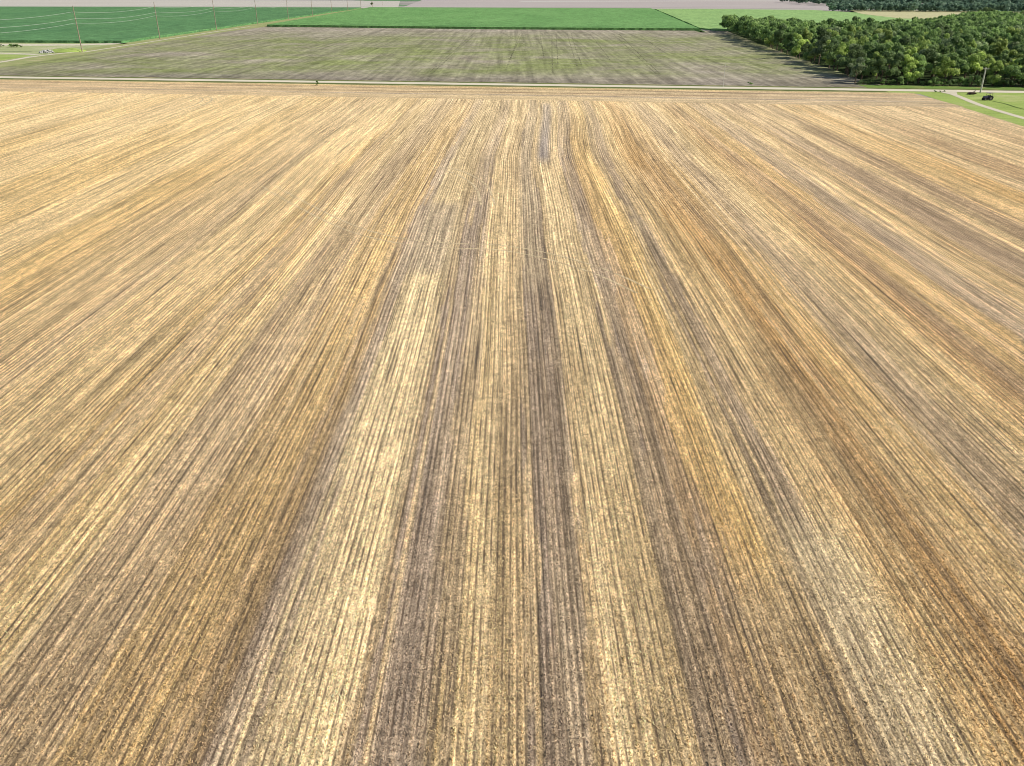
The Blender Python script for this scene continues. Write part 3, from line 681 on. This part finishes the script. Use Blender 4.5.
for i, y_ in enumerate(py):
    if i == 0: desc = 'tall wooden utility pole outside the left end of the row'
    words = ['', 'nearest', 'second nearest', 'third nearest', 'fourth nearest', 'fifth nearest', 'sixth nearest', 'seventh nearest', 'eighth nearest', 'ninth nearest', 'tenth nearest', 'farthest']
    lab = desc if i == 0 else f'tall thin wooden utility pole, {words[i]} of the receding row at the left'
    root = empty('utility_pole', (float(px_of(y_)), y_, 0)); tag(root, lab, 'utility pole', 'utility poles receding along the field path')
    if proto is None:
        proto = root
        for n_, fn, m_ in pole_parts(): bobj(n_, fn, m_, root)
    else:
        for ch in proto.children:
            c_ = ch.copy(); c_.parent = root; col.objects.link(c_)
WIRE = simple('aluminium_wire', (.40, .45, .40), .6, .05, 1, 0.0)
for (h_, s_, nm, rad) in ((HW[0], -1, 'uppermost', .055), (HW[1], 1, 'middle', .055), (HW[2], -1, 'lowest', .055)):
    def wire(bm, h_=h_, s_=s_, rad=rad):
        pts_ = []
        ys = [py[0] - 119] + py
        for a, b in zip(ys, ys[1:]):
            for j in range(12):
                t = j / 12; y_ = a + (b - a) * t
                pts_.append((float(px_of(y_)) + s_ * .9, y_, h_ + .18 - 1.5 * 4 * t * (1 - t)))
        pts_.append((float(px_of(ys[-1])) + s_ * .9, ys[-1], h_ + .18))
        tube(bm, pts_, rad, 5, False)
    tag(bobj('power_line', wire, WIRE), f'{nm} of the three pale wires slung along the pole row at the left', 'power line', 'wires on the pole row')

# poles on the right and by the road
def small_pole(px_, py_, h_, label, mat, r_=.15, arm=True):
    root = empty('utility_pole', (*at(px_, py_), 0)); tag(root, label, 'utility pole')
    bobj('pole', lambda bm: tube(bm, [(0, 0, -.4), (0, 0, h_ * .5), (0, 0, h_)], [r_ * 1.25, r_ * 1.1, r_ * .8], 12), mat, root)
    if arm:
        bobj('crossarm', lambda bm: (box(bm, (.0, -.2, h_ - .35), (2.0, .11, .13), None, .01), tube(bm, [(-.7, -.2, h_ - .4), (0, -.17, h_ - 1.0)], .025, 5), tube(bm, [(.7, -.2, h_ - .4), (0, -.17, h_ - 1.0)], .025, 5)), mat, root)
        for x in (-.9, -.35, .9): bobj('insulator', lambda bm, x=x: tube(bm, [(x, -.2, h_ - .28), (x, -.2, h_ - .12), (x, -.2, h_ - .03)], [.05, .075, .04], 8), CER, root)
    else:
        bobj('insulator', lambda bm: tube(bm, [(0, 0, h_), (0, 0, h_ + .12), (0, 0, h_ + .2)], [.05, .08, .04], 8), CER, root)
    return root
PALEW = simple('weathered_pole', (.55, .53, .47), .85, .2, 3)
small_pole(980.2, 93.0, 7.9, 'pale weathered utility pole with crossarm beside the driveway and road', PALEW, .22)
small_pole(723, 87, 7.4, 'very thin pale pole standing alone on the far side of the road', PALEW, .07, False)

# ---------------------------------------------------------------- compact tractor
PAINT = simple('purple_blue_paint', (.075, .06, .14), .4, .1, 2, 0, .5); CANOPY = simple('canopy_paint', (.15, .11, .20), .5, .1, 2); RUB = simple('tyre_rubber', (.025, .025, .027), .9, .15, 5)
BLK = simple('engine_black', (.035, .033, .035), .6); RIM = simple('rim_paint', (.20, .18, .17), .5); SEATM = simple('seat_vinyl', (.03, .03, .03), .6)
tx, ty = at(987.3, 100.3)
tr = empty('tractor', (tx, ty, 0), math.radians(187)); tr.scale = (1.05,) * 3       # local +X is the nose
tag(tr, 'small dark purple blue tractor with a flat canopy parked on the grass by the driveway', 'tractor')
def hood(bm):
    box(bm, (.78, 0, .98), (1.25, .62, .50), None, .07)
    box(bm, (1.42, 0, .88), (.10, .54, .50), None, .03)
bobj('hood', hood, PAINT, tr)
bobj('grille', lambda bm: [box(bm, (1.485, 0, .74 + .07 * j), (.02, .44, .035)) for j in range(5)], BLK, tr)
for s in (-1, 1): bobj('headlight', lambda bm, s=s: tube(bm, [(1.46, s * .2, 1.12), (1.50, s * .2, 1.12)], .06, 10), simple('lamp_glass', (.7, .7, .7), .2), tr)
bobj('chassis', lambda bm: (box(bm, (.45, 0, .62), (1.9, .34, .34), None, .03), box(bm, (1.05, 0, .42), (.12, 1.05, .10)), box(bm, (-.55, 0, .66), (.3, 1.0, .28), None, .04)), BLK, tr)
bobj('exhaust', lambda bm: tube(bm, [(.9, .22, 1.2), (.9, .22, 1.75), (.86, .22, 1.82)], .035, 8), BLK, tr)
for s in (-1, 1):
    def fend(bm, s=s):
        n = 9; pr = None
        for j in range(n):
            a = math.radians(10 + 160 * j / (n - 1)); x = -.55 + math.cos(a) * .74; z = .62 + math.sin(a) * .74
            v = [bm.verts.new((x, s * (.38), z)), bm.verts.new((x, s * .82, z))]
            if pr: bm.faces.new((pr[0], pr[1], v[1], v[0]))
            pr = v
        bmesh.ops.solidify(bm, geom=bm.faces[:], thickness=.03)
    bobj('fender', fend, PAINT, tr)
bobj('seat', lambda bm: (box(bm, (-.45, 0, 1.0), (.42, .44, .14), None, .04), box(bm, (-.68, 0, 1.24), (.12, .42, .46), None, .04)), SEATM, tr)
bobj('steering_wheel', lambda bm: (tube(bm, [(.12, 0, 1.0), (-.06, 0, 1.3)], .025, 6), tube(bm, [(-.06 + .05 * math.sin(a), .19 * math.cos(a), 1.32 + .17 * math.sin(a) * .6) for a in [j * math.pi / 6 for j in range(13)]], .018, 5)), BLK, tr)
bobj('canopy_frame', lambda bm: [tube(bm, [(x, y, .9), (x, y, 2.02)], .035, 6) for x in (-.85, .2) for y in (-.5, .5)], BLK, tr)
bobj('canopy', lambda bm: box(bm, (-.33, 0, 2.06), (1.5, 1.25, .09), None, .03), CANOPY, tr)
def wheel(x, y, R_, w_):
    wr = bobj('wheel', lambda bm: (tube(bm, [(x, y - w_ * .32, R_), (x, y + w_ * .32, R_)], R_ * .56, 20), tube(bm, [(x, y - w_ * .4, R_), (x, y + w_ * .4, R_)], R_ * .16, 10)), RIM, tr)
    def tyre(bm):
        seg = 28; prof = [(R_ * .55, -.45), (R_ * .85, -.5), (R_ * .96, -.42), (R_, 0), (R_ * .96, .42), (R_ * .85, .5), (R_ * .55, .45)]
        rings = [[bm.verts.new((x + r_ * math.cos(2 * math.pi * k / seg), y + o_ * w_, R_ + r_ * math.sin(2 * math.pi * k / seg))) for r_, o_ in prof] for k in range(seg)]
        for k in range(seg):
            A_, B_ = rings[k], rings[(k + 1) % seg]
            for j in range(len(prof)): bm.faces.new((A_[j], A_[(j + 1) % len(prof)], B_[(j + 1) % len(prof)], B_[j]))
        for k in range(20):
            a = 2 * math.pi * k / 20
            for sg in (-1, 1): box(bm, (x + R_ * 1.0 * math.cos(a), y + sg * w_ * .22, R_ + R_ * 1.0 * math.sin(a)), (.06, w_ * .4, .05), Matrix.Rotation(-a, 3, 'Y') @ Matrix.Rotation(sg * .4, 3, 'X'))
    bobj('tyre', tyre, RUB, wr)
for s in (-1, 1): wheel(-.55, s * .62, .64, .34); wheel(1.05, s * .55, .40, .24)

# dark implement beside the road mouth
im = empty('mower_deck', (*at(971.5, 94.6), 0), math.radians(170)); tag(im, 'low dark rusty mower implement with a raised drawbar on grass near the pole', 'farm implement')
RUST = simple('rusty_steel', (.10, .06, .05), .8, .3, 4)
def deck(bm):
    pr = [(-1.2, .25), (1.1, .25), (1.15, .5), (.5, .75), (-.9, .7), (-1.25, .45)]
    a = [bm.verts.new((x, -.8, z)) for x, z in pr]; b = [bm.verts.new((x, .8, z)) for x, z in pr]
    bm.faces.new(a); bm.faces.new(b[::-1])
    for i in range(len(pr)): bm.faces.new((a[i], a[(i + 1) % 6], b[(i + 1) % 6], b[i]))
bobj('deck', deck, RUST, im)
bobj('drawbar', lambda bm: (tube(bm, [(-.6, -.4, .7), (-1.0, 0, 1.35)], .05, 6), tube(bm, [(-.6, .4, .7), (-1.0, 0, 1.35)], .05, 6), tube(bm, [(-1.0, 0, 1.35), (-.2, 0, .8)], .045, 6)), RUST, im)
for s in (-1, 1): bobj('wheel', lambda bm, s=s: tube(bm, [(.8, s * .95 - .07, .26), (.8, s * .95 + .07, .26)], .26, 14), RUB, im)
